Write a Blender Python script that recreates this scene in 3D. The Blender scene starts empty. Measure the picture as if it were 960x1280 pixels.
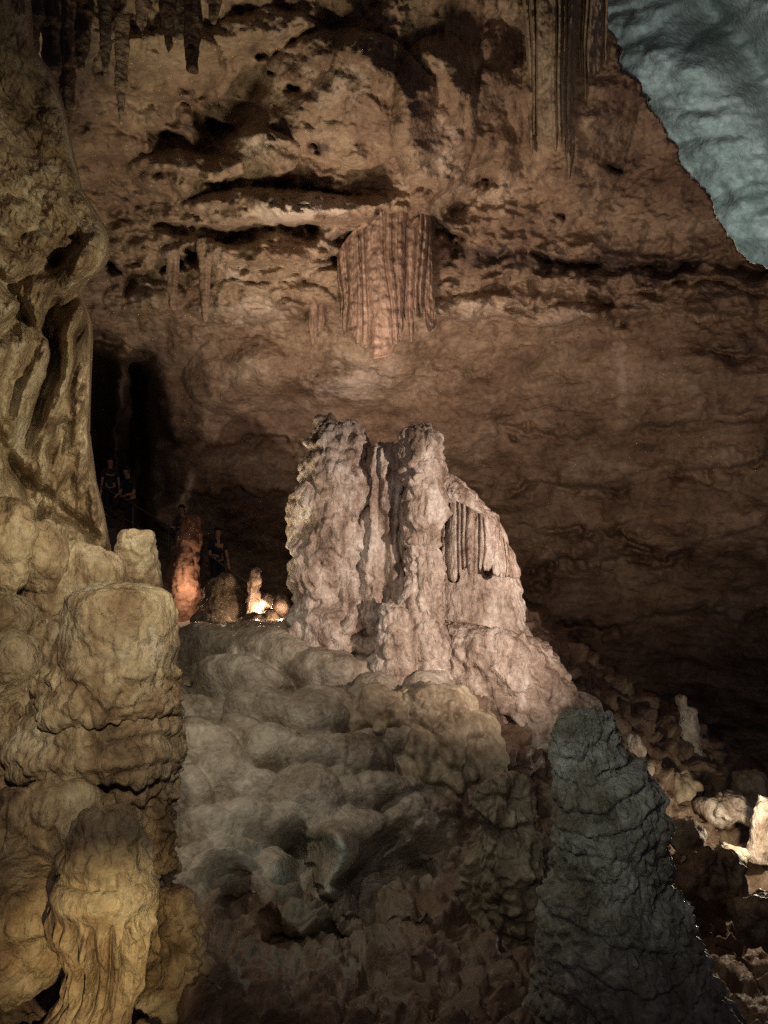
import bpy, math, random
import numpy as np
from mathutils import Vector
random.seed(7)
C = bpy.context.scene.collection
F = 1005.0; CZ = 1.7
R = math.radians
def P(px, py, d):
    return ((px-480)/F*d, d, CZ-(py-640)/F*d)

# ---------------------------------------------------------------- noise
def _h(ix, iy, iz, seed):
    n = (ix.astype(np.int64)*73856093) ^ (iy.astype(np.int64)*19349663) ^ (iz.astype(np.int64)*83492791) ^ (seed*2654435761)
    n = n & 0xFFFFFFFF
    n = ((n >> 16) ^ n)*0x45d9f3b & 0xFFFFFFFF
    n = ((n >> 16) ^ n)*0x45d9f3b & 0xFFFFFFFF
    n = (n >> 16) ^ n
    return n
def _hf(n, k):
    n = (n*(1664525+2*k) + 1013904223*(k+1)) & 0xFFFFFFFF
    n = ((n >> 15) ^ n)*0x2c1b3c6d & 0xFFFFFFFF
    n = (n >> 13) ^ n
    return (n & 0xFFFFFF).astype(np.float32)/float(0x1000000)
def noise(p, seed=0):
    """value-gradient noise, about -1..1;  p (...,3)"""
    i = np.floor(p); f = (p-i).astype(np.float32); i = i.astype(np.int64)
    u = f*f*f*(f*(f*6-15)+10)
    out = 0
    for a in (0, 1):
        wx = u[..., 0] if a else 1-u[..., 0]
        for b in (0, 1):
            wy = u[..., 1] if b else 1-u[..., 1]
            for c in (0, 1):
                wz = u[..., 2] if c else 1-u[..., 2]
                n = _h(i[..., 0]+a, i[..., 1]+b, i[..., 2]+c, seed)
                g = (_hf(n, 0)*2-1)*(f[..., 0]-a)+(_hf(n, 1)*2-1)*(f[..., 1]-b)+(_hf(n, 2)*2-1)*(f[..., 2]-c)
                out = out + g*wx*wy*wz
    return out*1.6
def fbm(p, octv=4, seed=0, gain=.5, ridged=False):
    s = 0; a = 1.0
    for k in range(octv):
        n = noise(p*(2.03**k)+k*17.3, seed+k)
        if ridged: n = 0.5-np.abs(n)*1.6
        s = s+a*n; a *= gain
    return s
def worley(p, seed=0, jit=.42):
    """nearest feature point: F1, F2, (offset from it), cell random"""
    b = np.floor(p-.5).astype(np.int64)
    F1 = np.full(p.shape[:-1], 9., np.float32); F2 = F1.copy()
    off = np.zeros(p.shape, np.float32); rnd = F1*0
    for a in (0, 1):
        for bb in (0, 1):
            for c in (0, 1):
                cx, cy, cz = b[..., 0]+a, b[..., 1]+bb, b[..., 2]+c
                n = _h(cx, cy, cz, seed)
                q = np.stack([cx+.5+(_hf(n, 0)*2-1)*jit, cy+.5+(_hf(n, 1)*2-1)*jit, cz+.5+(_hf(n, 2)*2-1)*jit], -1)
                v = (p-q).astype(np.float32); d = np.sqrt((v*v).sum(-1))
                m = d < F1
                F2 = np.where(m, F1, np.minimum(F2, d)); F1 = np.where(m, d, F1)
                off = np.where(m[..., None], v, off); rnd = np.where(m, _hf(n, 5), rnd)
    return F1, F2, off, rnd
def domes(p, s, seed=0, sag=.6, var=.4):
    """rounded lobes 0..1, fuller at the lower edge (drip scales); s = (sx,sy,sz) metres"""
    q = p/np.array(s)
    w = np.stack([noise(q*.9+5, seed+3), noise(q*.9+9, seed+4), noise(q*.9+2, seed+5)], -1)
    F1, F2, o, r = worley(q+w*.35, seed)
    d = np.clip(1-(F1/1.0)**2, 0, 1)**.75
    e = np.clip((F2-F1)*2.6, 0, 1); e = e*e*(3-2*e)
    return d*(.45+.55*e)*(1-sag*np.clip(o[..., 2], -.6, .6))*(1-var*r)

# ---------------------------------------------------------------- mesh helpers
def mesh_obj(name, V, Fq, mat, parent=None, loc=None, smooth=True):
    V = np.asarray(V, np.float32).reshape(-1, 3)
    if loc is None: loc = (0, 0, 0)
    me = bpy.data.meshes.new(name)
    Vl = V-np.array(loc, np.float32)
    if isinstance(Fq, np.ndarray):
        nf, k = Fq.shape
        me.vertices.add(len(Vl)); me.vertices.foreach_set('co', Vl.ravel())
        me.loops.add(nf*k); me.loops.foreach_set('vertex_index', Fq.astype(np.int32).ravel())
        me.polygons.add(nf); me.polygons.foreach_set('loop_start', np.arange(0, nf*k, k, dtype=np.int32))
        me.polygons.foreach_set('loop_total', np.full(nf, k, np.int32))
    else:
        me.from_pydata([tuple(v) for v in Vl], [], Fq)
    me.polygons.foreach_set('use_smooth', np.full(len(me.polygons), smooth))
    me.update(calc_edges=True); me.validate()
    me.materials.append(mat)
    o = bpy.data.objects.new(name, me); C.objects.link(o)
    if parent is not None:
        o.parent = parent
        o.location = Vector(loc)-parent.location
    else: o.location = loc
    return o
def grid_faces(nr, nc, wrap=False):
    r = np.arange(nr-1)[:, None]; c = np.arange(nc if wrap else nc-1)[None, :]
    c2 = (c+1) % nc
    a = r*nc+c; b = r*nc+c2; d = (r+1)*nc+c2; e = (r+1)*nc+c
    return np.stack([a, e, d, b], -1).reshape(-1, 4)
def tps(ctrl):
    """thin-plate surface through (px,py,depth) control points"""
    c = np.array(ctrl, float); X = c[:, :2]/300.; n = len(X)
    d = np.linalg.norm(X[:, None]-X[None], axis=-1)
    K = np.where(d > 0, d*d*np.log(d+1e-9), 0)+np.eye(n)*.003
    A = np.zeros((n+3, n+3)); A[:n, :n] = K; A[:n, n] = 1; A[:n, n+1:] = X; A[n, :n] = 1; A[n+1:, :n] = X.T
    w = np.linalg.solve(A, np.concatenate([c[:, 2], [0, 0, 0]]))
    def f(PX, PY):
        s = w[n]+w[n+1]*PX/300.+w[n+2]*PY/300.
        for i in range(n):
            r2 = (PX/300.-X[i, 0])**2+(PY/300.-X[i, 1])**2+1e-12
            s = s+w[i]*.5*r2*np.log(r2)
        return s
    return f
def pos(PX, PY, D):
    return np.stack([(PX-480)/F*D, D, CZ-(PY-640)/F*D], -1)
def groove(PX, PY, pts, w, amp):
    """valley (amp>0) or ridge (amp<0) along a traced line"""
    best = np.full(PX.shape, 1e9)
    for (x0, y0), (x1, y1) in zip(pts[:-1], pts[1:]):
        dx, dy = x1-x0, y1-y0; L = dx*dx+dy*dy+1e-9
        t = np.clip(((PX-x0)*dx+(PY-y0)*dy)/L, 0, 1)
        best = np.minimum(best, (PX-x0-t*dx)**2+(PY-y0-t*dy)**2)
    return amp*np.exp(-best/(w*w))
def ledge(PX, PY, pts, wd, amp, wu, lip, fade=25):
    """a lip that juts out above the traced line, a recess below it"""
    xs = [p[0] for p in pts]; ys = [p[1] for p in pts]
    y = np.interp(PX, xs, ys)
    m = np.clip((PX-xs[0])/fade, 0, 1)*np.clip((xs[-1]-PX)/fade, 0, 1)
    m = m*m*(3-2*m)
    dy = PY-y
    s = 1/(1+np.exp(-dy/1.6))
    q = np.stack([PX/38., PY/60., PX*0+amp*9], -1)
    br = np.clip(.75+1.5*noise(q, 91)+.6*noise(q*2.7, 92), .05, 1.7)
    return m*br*(s*amp*np.exp(-np.maximum(dy, 0)/wd)-(1-s)*lip*np.exp(-np.maximum(-dy, 0)/wu))

def tag(o, label=None, cat=None, group=None, kind=None):
    if label: o['label'] = label
    if cat: o['category'] = cat
    if group: o['group'] = group
    if kind: o['kind'] = kind
    return o
def thing(name, label, cat, loc, group=None):
    o = bpy.data.objects.new(name, None); C.objects.link(o); o.location = loc; o.empty_display_size = .3
    return tag(o, label, cat, group)

def smooth_rows(rows, n):
    """rows (py, xL, xR[, depth offset]) -> n smooth rows"""
    rows = np.array([list(r)+[0]*(4-len(r)) for r in rows], float)
    t = np.concatenate([[0], np.cumsum(np.abs(np.diff(rows[:, 0]))+np.abs(np.diff(rows[:, 1:3], axis=0)).sum(1)*.35+1e-3)])
    tt = np.linspace(0, t[-1], n)
    # monotone-ish cubic (pchip style)
    out = []
    for k in range(4):
        y = rows[:, k]; h = np.diff(t); dl = np.diff(y)/h
        m = np.zeros(len(y)); m[0] = dl[0]; m[-1] = dl[-1]
        for i in range(1, len(y)-1):
            m[i] = 0 if dl[i-1]*dl[i] <= 0 else 2*dl[i-1]*dl[i]/(dl[i-1]+dl[i])
        i = np.clip(np.searchsorted(t, tt)-1, 0, len(y)-2); s = (tt-t[i])/h[i]
        out.append((2*s**3-3*s**2+1)*y[i]+(s**3-2*s**2+s)*h[i]*m[i]+(-2*s**3+3*s**2)*y[i+1]+(s**3-s**2)*h[i]*m[i+1])
    return np.stack(out, -1)
def formation(name, rows, d, mat, disp=None, parent=None, flat=.9, nt=None, nz=None, base_loc=None, smooth=2):
    """a solid of stone: its width row by row, depth d in metres, relief added along its normal"""
    Rr0 = np.array([r[:3] for r in rows], float)
    wmax = (Rr0[:, 2]-Rr0[:, 1]).max(); hh = abs(Rr0[-1, 0]-Rr0[0, 0])
    if nt is None: nt = int(np.clip(wmax*1.5, 24, 420))
    if nz is None: nz = int(np.clip(hh/1.7, 12, 420))
    r = smooth_rows(rows, nz)
    D = d+r[:, 3]
    cx = ((r[:, 1]+r[:, 2])/2-480)/F*D; rad = (r[:, 2]-r[:, 1])/2/F*D; z = CZ-(r[:, 0]-640)/F*D
    rad = np.maximum(rad, .002)
    th = np.linspace(0, 2*np.pi, nt, endpoint=False)
    # squeezed sampling: more columns on the near half
    sx, sy = np.cos(th), np.sin(th)
    X = cx[:, None]+rad[:, None]*sx; Y = D[:, None]+rad[:, None]*flat*sy; Z = np.repeat(z[:, None], nt, 1)
    V = np.stack([X, Y, Z], -1)
    def normals(V):
        a = np.roll(V, -1, 1)-np.roll(V, 1, 1)
        b = np.gradient(V, axis=0)
        n = np.cross(a, b); l = np.linalg.norm(n, axis=-1, keepdims=True); n = n/np.maximum(l, 1e-9)
        o = V-np.stack([cx, D, z], -1)[:, None]
        return np.where((n*o).sum(-1, keepdims=True) < 0, -n, n)
    N = normals(V)
    if disp is not None:
        t = np.linspace(0, 1, nz)[:, None]*np.ones((1, nt))
        ang = th[None]*np.ones((nz, 1))
        dd = disp(V, t, ang, rad[:, None]*np.ones((1, nt)))
        for _ in range(smooth):
            dd = (dd*2+np.roll(dd, 1, 1)+np.roll(dd, -1, 1)+np.concatenate([dd[:1], dd[:-1]])+np.concatenate([dd[1:], dd[-1:]]))/6
        lim = np.minimum(1, rad/(.12*max(rad.max(), 1e-3)))[:, None]
        V = V+N*(dd*lim)[..., None]
    n0 = nz*nt
    top = V[0].mean(0); bot = V[-1].mean(0)
    allv = np.concatenate([V.reshape(-1, 3), top[None], bot[None]])
    q = grid_faces(nz, nt, True)
    k = np.arange(nt); k2 = (k+1) % nt
    capt = np.stack([np.full(nt, n0), k, k2, k2], -1); capb = np.stack([np.full(nt, n0+1), (nz-1)*nt+k2, (nz-1)*nt+k, (nz-1)*nt+k], -1)
    # caps as triangles
    me_faces = q
    loc = base_loc if base_loc is not None else (float(cx[-1]), float(D[-1]), float(min(z[0], z[-1])))
    if parent is not None and base_loc is None: loc = tuple(parent.location)
    o = mesh_obj(name, allv, [tuple(f) for f in q.tolist()]+[tuple(f[:3]) for f in capt.tolist()]+[tuple(f[:3]) for f in capb.tolist()], mat, parent, loc)
    return o

# ---------------------------------------------------------------- materials
def stone(name, cols, scale=1.6, bump=.35, fine=22, rough=.62, coat=.0, streak=(1, 1, 1), strata=0, cont=(.34, .66)):
    m = bpy.data.materials.new(name); m.use_nodes = True
    nt = m.node_tree; N = nt.nodes; L = nt.links; N.clear()
    out = N.new('ShaderNodeOutputMaterial'); b = N.new('ShaderNodeBsdfPrincipled'); L.new(b.outputs[0], out.inputs[0])
    geo = N.new('ShaderNodeNewGeometry'); mp = N.new('ShaderNodeMapping'); mp.inputs['Scale'].default_value = streak
    L.new(geo.outputs['Position'], mp.inputs[0])
    n1 = N.new('ShaderNodeTexNoise'); n1.inputs['Scale'].default_value = scale; n1.inputs['Detail'].default_value = 9; n1.inputs['Roughness'].default_value = .66; n1.inputs['Distortion'].default_value = .5
    L.new(mp.outputs[0], n1.inputs['Vector'])
    cr = N.new('ShaderNodeValToRGB'); L.new(n1.outputs['Fac'], cr.inputs[0])
    el = cr.color_ramp.elements
    while len(el) < len(cols): el.new(.5)
    for i, c in enumerate(cols):
        el[i].position = cont[0]+(cont[1]-cont[0])*i/(len(cols)-1); el[i].color = (*c, 1)
    # fine speckle of dirt
    n2 = N.new('ShaderNodeTexNoise'); n2.inputs['Scale'].default_value = fine*.6; n2.inputs['Detail'].default_value = 8; n2.inputs['Roughness'].default_value = .75
    L.new(geo.outputs['Position'], n2.inputs['Vector'])
    r2 = N.new('ShaderNodeMapRange'); r2.inputs[1].default_value = .35; r2.inputs[2].default_value = .6; r2.inputs[3].default_value = .62; r2.inputs[4].default_value = 1.08
    L.new(n2.outputs['Fac'], r2.inputs[0])
    mx = N.new('ShaderNodeMix'); mx.data_type = 'RGBA'; mx.blend_type = 'MULTIPLY'; mx.inputs['Factor'].default_value = 1
    L.new(cr.outputs[0], mx.inputs['A']); L.new(r2.outputs[0], mx.inputs['B'])
    L.new(mx.outputs['Result'], b.inputs['Base Color'])
    # wetness
    r3 = N.new('ShaderNodeMapRange'); r3.inputs[1].default_value = .35; r3.inputs[2].default_value = .65; r3.inputs[3].default_value = rough-.14; r3.inputs[4].default_value = rough+.16
    L.new(n1.outputs['Fac'], r3.inputs[0]); L.new(r3.outputs[0], b.inputs['Roughness'])
    b.inputs['Specular IOR Level'].default_value = .35
    b.inputs['Coat Weight'].default_value = coat; b.inputs['Coat Roughness'].default_value = .3
    # relief finer than the mesh
    n3 = N.new('ShaderNodeTexNoise'); n3.inputs['Scale'].default_value = fine; n3.inputs['Detail'].default_value = 6; n3.inputs['Roughness'].default_value = .62
    L.new(mp.outputs[0], n3.inputs['Vector'])
    v = N.new('ShaderNodeTexVoronoi'); v.inputs['Scale'].default_value = fine*.7; v.feature = 'SMOOTH_F1'; v.inputs['Smoothness'].default_value = .6
    L.new(mp.outputs[0], v.inputs['Vector'])
    ad = N.new('ShaderNodeMath'); ad.operation = 'SUBTRACT'; L.new(n3.outputs['Fac'], ad.inputs[0])
    ml = N.new('ShaderNodeMath'); ml.operation = 'MULTIPLY'; ml.inputs[1].default_value = .6; L.new(v.outputs['Distance'], ml.inputs[0]); L.new(ml.outputs[0], ad.inputs[1])
    bp = N.new('ShaderNodeBump'); bp.inputs['Strength'].default_value = bump; bp.inputs['Distance'].default_value = .9/fine*1.6
    L.new(ad.outputs[0], bp.inputs['Height']); L.new(bp.outputs[0], b.inputs['Normal'])
    return m
def stain_and_shade(m, pale, dark):
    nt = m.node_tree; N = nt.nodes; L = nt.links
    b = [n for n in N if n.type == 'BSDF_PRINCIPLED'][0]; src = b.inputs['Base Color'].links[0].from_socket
    a = N.new('ShaderNodeAttribute'); a.attribute_name = 'stain_shade'
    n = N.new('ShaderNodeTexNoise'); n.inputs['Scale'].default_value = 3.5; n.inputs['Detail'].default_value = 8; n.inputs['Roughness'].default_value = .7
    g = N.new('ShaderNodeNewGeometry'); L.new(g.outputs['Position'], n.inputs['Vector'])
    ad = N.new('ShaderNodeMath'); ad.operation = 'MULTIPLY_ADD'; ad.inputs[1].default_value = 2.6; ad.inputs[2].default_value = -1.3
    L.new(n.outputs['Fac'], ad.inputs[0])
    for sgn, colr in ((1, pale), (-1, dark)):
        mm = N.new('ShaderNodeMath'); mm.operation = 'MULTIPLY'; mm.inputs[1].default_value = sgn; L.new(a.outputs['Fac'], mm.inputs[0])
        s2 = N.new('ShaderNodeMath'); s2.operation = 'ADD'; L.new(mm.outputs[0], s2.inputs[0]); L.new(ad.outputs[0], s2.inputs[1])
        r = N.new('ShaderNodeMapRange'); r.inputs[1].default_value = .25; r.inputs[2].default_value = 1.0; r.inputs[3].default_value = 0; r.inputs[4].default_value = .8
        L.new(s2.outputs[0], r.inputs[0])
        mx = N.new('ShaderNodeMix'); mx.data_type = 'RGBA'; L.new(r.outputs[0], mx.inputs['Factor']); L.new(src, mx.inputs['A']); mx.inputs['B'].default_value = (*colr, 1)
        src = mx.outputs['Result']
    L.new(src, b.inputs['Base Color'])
def plain(name, col, rough=.6, metal=0):
    m = bpy.data.materials.new(name); m.use_nodes = True
    nt = m.node_tree; b = nt.nodes['Principled BSDF']
    n = nt.nodes.new('ShaderNodeTexNoise'); n.inputs['Scale'].default_value = 30
    mx = nt.nodes.new('ShaderNodeMix'); mx.data_type = 'RGBA'
    mx.inputs['A'].default_value = (*[c*.75 for c in col], 1); mx.inputs['B'].default_value = (*[min(1, c*1.15) for c in col], 1)
    nt.links.new(n.outputs['Fac'], mx.inputs['Factor']); nt.links.new(mx.outputs['Result'], b.inputs['Base Color'])
    b.inputs['Roughness'].default_value = rough; b.inputs['Metallic'].default_value = metal
    return m
def mk(): pass
M = dict(
    wall=stone('wall_limestone', [(.17, .115, .075), (.27, .19, .125), (.37, .28, .185), (.47, .38, .27)], .5, .4, 9, .75, streak=(1, 1, 1.7)),
    far=stone('far_limestone', [(.20, .25, .22), (.40, .44, .40), (.52, .56, .52)], .22, .3, 6, .8, cont=(.3, .62)),
    flow=stone('flowstone', [(.13, .095, .06), (.27, .21, .14), (.40, .33, .23), (.52, .45, .34)], 1.1, .3, 24, .5, coat=.12),
    ochre=stone('ochre_calcite', [(.12, .08, .045), (.30, .21, .12), (.46, .37, .23), (.62, .54, .39)], 1.9, .75, 20, .7, streak=(1.3, 1.3, .8)),
    pale=stone('pale_calcite', [(.13, .09, .065), (.33, .25, .195), (.50, .42, .355), (.68, .62, .55)], 1.9, .6, 22, .55, streak=(1.5, 1.5, .7), coat=.08),
    drape=stone('drapery_calcite', [(.20, .13, .095), (.35, .25, .18), (.47, .35, .26)], 2.2, .35, 16, .5, streak=(2.5, 2.5, .3)),
    dirty=stone('dirty_calcite', [(.06, .045, .03), (.15, .12, .08), (.25, .20, .14), (.36, .30, .22)], 1.3, .55, 18, .6),
    slope=stone('slope_flowstone', [(.13, .10, .07), (.27, .22, .165), (.39, .335, .265), (.52, .47, .39)], .9, .5, 20, .5, coat=.15),
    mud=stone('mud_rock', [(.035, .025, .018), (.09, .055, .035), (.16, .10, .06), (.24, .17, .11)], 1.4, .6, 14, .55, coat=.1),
    green=stone('green_calcite', [(.13, .11, .08), (.22, .205, .16), (.33, .32, .27), (.46, .46, .42)], 2.4, .9, 16, .5, coat=.15),
    dull=stone('dull_drapery', [(.20, .15, .10), (.34, .28, .19), (.44, .38, .27)], 1.4, .35, 12, .7, streak=(2.5, 2.5, .3)),
    red=stone('red_calcite', [(.12, .06, .04), (.22, .12, .08), (.34, .2, .14)], 2.5, .5, 16, .6),
    path=stone('path_concrete', [(.10, .09, .08), (.16, .15, .13)], 2, .2, 20, .8),
)

stain_and_shade(M['slope'], (.56, .52, .43), (.13, .075, .045))
stain_and_shade(M['wall'], (.62, .54, .43), (.07, .05, .045))

# ---------------------------------------------------------------- CAVE WALL (back wall rolling into the roof)
def build_wall():
    xs = np.arange(-160, 1122, 2.0); ys = np.arange(-150, 1080, 2.0)
    PX, PY = np.meshgrid(xs, ys)
    base = tps([(-160, -150, 12), (480, -150, 13), (800, -150, 15), (1120, -150, 16),
                (-160, 100, 15), (100, 60, 15.5), (300, 60, 16), (500, 60, 16.5), (700, 60, 17.5), (900, 100, 18),
                (150, 170, 17.5), (350, 200, 17.6), (520, 200, 17.5), (720, 200, 19.0), (900, 250, 19.5),
                (150, 290, 20), (350, 265, 18.2), (480, 262, 18.2), (600, 280, 20), (850, 310, 20.5),
                (150, 400, 21.5), (350, 390, 21), (600, 400, 21.2), (850, 400, 20.5), (1120, 400, 19.5),
                (200, 500, 23), (480, 500, 23), (700, 500, 22.5), (950, 500, 21),
                (220, 700, 24.5), (480, 640, 24.5), (700, 640, 24), (1000, 640, 22), (1000, 800, 24), (700, 800, 26), (480, 800, 26),
                (-160, 400, 20), (-160, 800, 24), (480, 1080, 27), (1120, 1080, 26), (-160, 1080, 27)])(PX, PY)
    D = base.copy()
    W = pos(PX, PY, base)
    warp = noise(W*.8, 11)*9; warp2 = noise(W*.8+7, 12)*9
    X = PX+warp+noise(W*3.1, 14)*5; Y = PY+warp2+noise(W*2.7, 13)*7+noise(W*6.5, 15)*3.5
    for (a, b, rx, ry, am) in [(430, 120, 95, 75, 1.1), (545, 150, 48, 95, .8), (205, 85, 75, 42, .7), (322, 195, 46, 30, .7), (340, 60, 70, 40, .4), (360, 258, 120, 20, 1.1), (230, 215, 60, 26, .6), (290, 150, 40, 22, -.8),
                              (330, 378, 80, 24, .6), (300, 318, 90, 14, .5), (180, 372, 46, 20, .6), (620, 130, 30, 90, .45), (720, 130, 70, 120, .5), (590, 384, 60, 14, .6), (720, 392, 80, 12, .5), (850, 380, 80, 20, .5), (450, 300, 40, 14, -.8), (270, 292, 70, 10, -.8),
                              (700, 560, 120, 40, .35), (860, 640, 90, 34, .4), (520, 560, 60, 60, .3), (300, 470, 60, 40, .4)]:
        r2 = ((PX+warp*1.2-a)/rx)**2+((PY+warp2*1.2-b)/ry)**2
        D = D-am*np.sqrt(np.clip(1-r2*.75, 0, 1))*(1.0)
    # overhanging lips and crevices traced across the wall
    L = lambda *a, **k: ledge(X, Y, *a, **k)
    D += L([(100, 165), (180, 160), (240, 172), (270, 176)], 22, .9, 16, .3)
    D += L([(110, 300), (160, 345), (210, 330), (300, 285), (390, 283), (450, 290), (480, 268), (540, 266), (590, 300)], 16, 1.7, 30, .35)
    D += L([(210, 262), (280, 258), (350, 276), (410, 280)], 9, .6, 14, .25)
    D += L([(180, 210), (240, 222), (300, 232), (380, 226), (440, 245)], 9, .6, 16, .35)
    D += L([(150, 130), (200, 118), (260, 140), (330, 200)], 12, .7, 18, .4)
    D += L([(150, 250), (200, 245), (250, 262)], 10, .5, 12, .3)
    D += L([(260, 405), (310, 395), (370, 385), (420, 410)], 8, .5, 20, .5)
    D += L([(130, 365), (170, 350), (220, 372), (260, 368)], 9, .6, 14, .4)
    D += L([(290, 330), (340, 325), (380, 345), (420, 330)], 8, .6, 12, .4)
    D += L([(560, 300), (620, 318), (700, 322), (800, 330), (860, 326), (930, 322), (1000, 345)], 14, 1.3, 16, .5)
    D += L([(545, 350), (590, 362), (640, 352), (700, 358), (770, 372), (850, 352), (960, 362), (1010, 370)], 9, 1.0, 13, .7)
    D += L([(560, 386), (640, 378), (700, 390), (760, 402), (800, 388), (900, 400), (980, 398)], 7, .45, 12, .55)
    D += L([(860, 425), (900, 438), (960, 445), (1040, 440)], 8, .7, 12, .5)
    D += L([(545, 610), (610, 612), (700, 606), (780, 612), (870, 590), (980, 575)], 9, .7, 24, .4)
    D += L([(640, 655), (710, 660), (760, 672), (830, 682)], 11, 1.0, 18, .4)
    D += L([(640, 715), (760, 700), (850, 690), (980, 680)], 16, .9, 24, .5)
    D += L([(600, 530), (720, 545), (850, 530), (1000, 520)], 9, .4, 24, .3)
    D += L([(620, 770), (760, 780), (900, 760), (1040, 770)], 14, .8, 24, .4)
    D += L([(190, 545), (260, 560), (330, 548), (400, 560)], 9, .35, 20, .2)
    D += L([(200, 612), (270, 620), (370, 610)], 9, .4, 20, .25)
    D += L([(370, 470), (470, 462), (560, 475), (600, 470)], 6, .25, 14, .2)
    # a smooth deep bowl right of the drapery and the sweep of the roof above it
    D += groove(X, Y, [(560, 262), (590, 250), (610, 225)], 14, .9)
    D += groove(X, Y, [(395, 95), (410, 130), (470, 180)], 26, .35)
    D += groove(X, Y, [(320, 100), (290, 150), (262, 175)], 16, .8)
    D += groove(X, Y, [(440, 60), (500, 110), (520, 200)], 16, -.45)
    D += groove(X, Y, [(480, 40), (560, 90), (600, 180), (600, 230)], 22, -.35)
    D += groove(X, Y, [(640, 40), (650, 120), (660, 230)], 24, .5)
    D += groove(X, Y, [(120, 40), (260, 60), (380, 30)], 22, -.5)
    D += groove(X, Y, [(322, 168), (345, 190)], 20, -.6)
    for (a, b, r) in [(390, 185, 7), (322, 68, 6), (338, 90, 5), (365, 110, 8), (415, 323, 6), (640, 548, 4), (758, 206, 5), (770, 210, 6), (700, 268, 5), (600, 225, 8), (770, 400, 8)]:
        D += groove(PX+noise(W*5, 17)*7, PY+noise(W*5, 18)*6, [(a, b), (a+r*.8, b+2)], r*.75, .7)
    # dark passage on the left, with a fin of rock standing in it
    D += 5.5/(1+np.exp(-(PY-448-(PX-150)*.25)/3))*np.exp(-((X-140)/50)**6)
    D += groove(X, Y, [(152, 455), (150, 520), (140, 590)], 17, -3.2)
    D += groove(X, Y, [(120, 420), (190, 450), (200, 520), (205, 620)], 9, .8)
    # big soft facets, ledge-like bedding, knobs and pits
    rough = np.clip(1-((PY-330)/190)**2, .22, 1)*np.clip(1.2-np.abs(PX-330)/900, .4, 1)
    low = np.clip((PY-400)/60, 0, 1)
    D -= fbm(W*np.array([.35, .35, .6]), 3, 21)*.55
    up0 = np.clip((235-PY+noise(W*.6, 26)*40)/90, 0, 1)
    D -= (fbm(W*np.array([.9, .9, 2.2]), 4, 24, .5, True)-.3)*.21*rough*(1-.8*low)*(1-.8*up0)
    D -= domes(W, (.75, .9, .38), 27, .3)*.22*np.clip(rough+.15, 0, 1)*(1-.92*low)*(1-.9*up0)
    D -= domes(W+3, (.3, .35, .16), 28, .3)*.14*(rough+.1)*(1-.9*low)*(1-.9*up0)
    D -= fbm(W*2.2, 5, 29, .62)*.12*(1-.35*low)
    D -= fbm(W*np.array([.45, .45, 1.5]), 5, 33, .5, True)*.10*low
    D -= domes(W+11, (1.1, 1, .42), 34, .4)*.08*low
    # drip streaks down the roof above
    up = np.clip((170-PY)/150, 0, 1)
    D -= fbm(W*np.array([3.2, 1.6, .35]), 3, 31, .5, True)*.13*up
    # the wall ends at a ragged diagonal edge: beyond it turns away from us
    ey = [-200, 0, 45, 90, 105, 165, 195, 250, 300, 312, 328, 345, 380]; ex = [690, 747, 770, 778, 800, 828, 850, 885, 915, 924, 945, 985, 1120]
    edge = np.interp(PY, ey, ex)+noise(W*1.3, 40)*8+noise(W*4, 41)*5+noise(W*11, 42)*3
    over = np.clip(PX-edge, 0, 400)*(PY < 400)
    D += over*8
    D = np.minimum(D, 56)
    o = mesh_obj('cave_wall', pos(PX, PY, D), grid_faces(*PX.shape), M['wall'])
    # fresh white calcite (+); mud and painted shade in pits, crevices, dim roof (-)
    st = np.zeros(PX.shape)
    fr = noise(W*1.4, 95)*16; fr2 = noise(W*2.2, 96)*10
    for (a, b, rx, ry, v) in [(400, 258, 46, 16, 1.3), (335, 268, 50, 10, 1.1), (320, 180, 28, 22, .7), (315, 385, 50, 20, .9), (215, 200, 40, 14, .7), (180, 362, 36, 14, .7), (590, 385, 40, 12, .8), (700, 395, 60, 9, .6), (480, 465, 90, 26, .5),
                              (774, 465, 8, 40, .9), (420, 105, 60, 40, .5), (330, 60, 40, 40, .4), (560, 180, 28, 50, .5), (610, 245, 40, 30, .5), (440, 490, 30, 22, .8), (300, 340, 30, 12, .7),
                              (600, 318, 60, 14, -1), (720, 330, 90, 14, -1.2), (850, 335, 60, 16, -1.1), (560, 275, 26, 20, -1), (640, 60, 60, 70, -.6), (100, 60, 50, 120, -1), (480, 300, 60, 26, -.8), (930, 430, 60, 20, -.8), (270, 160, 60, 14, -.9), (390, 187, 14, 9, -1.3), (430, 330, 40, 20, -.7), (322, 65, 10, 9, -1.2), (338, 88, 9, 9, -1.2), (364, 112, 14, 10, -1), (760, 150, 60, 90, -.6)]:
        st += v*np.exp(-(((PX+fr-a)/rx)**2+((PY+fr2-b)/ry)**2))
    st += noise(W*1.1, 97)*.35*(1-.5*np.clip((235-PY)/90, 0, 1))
    at = o.data.attributes.new('stain_shade', 'FLOAT', 'POINT'); at.data.foreach_set('value', st.astype(np.float32).ravel())
    tag(o, kind='structure')
build_wall()

def build_far():
    xs = np.arange(600, 1260, 3.0); ys = np.arange(-200, 560, 3.0)
    PX, PY = np.meshgrid(xs, ys)
    D = 36+(PX-800)*-.012+(PY-200)*.006
    W = pos(PX, PY, D)
    D = D+groove(PX+noise(W*.25, 3)*20, PY, [(880, -20), (925, 40), (965, 110), (1010, 180)], 34, 2.4)
    D = D+groove(PX, PY, [(800, 60), (860, 120), (930, 230), (1000, 330)], 55, -1.4)
    D = D-fbm(W*np.array([.25, .25, .5]), 5, 51, .5)*.9-domes(W, (2.9, 2, 1.6), 52, .2)*.35-fbm(W*1.2, 5, 53, .6)*.09
    tag(mesh_obj('cave_ceiling', pos(PX, PY, D), grid_faces(*PX.shape), M['far']), kind='structure')
build_far()

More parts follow.
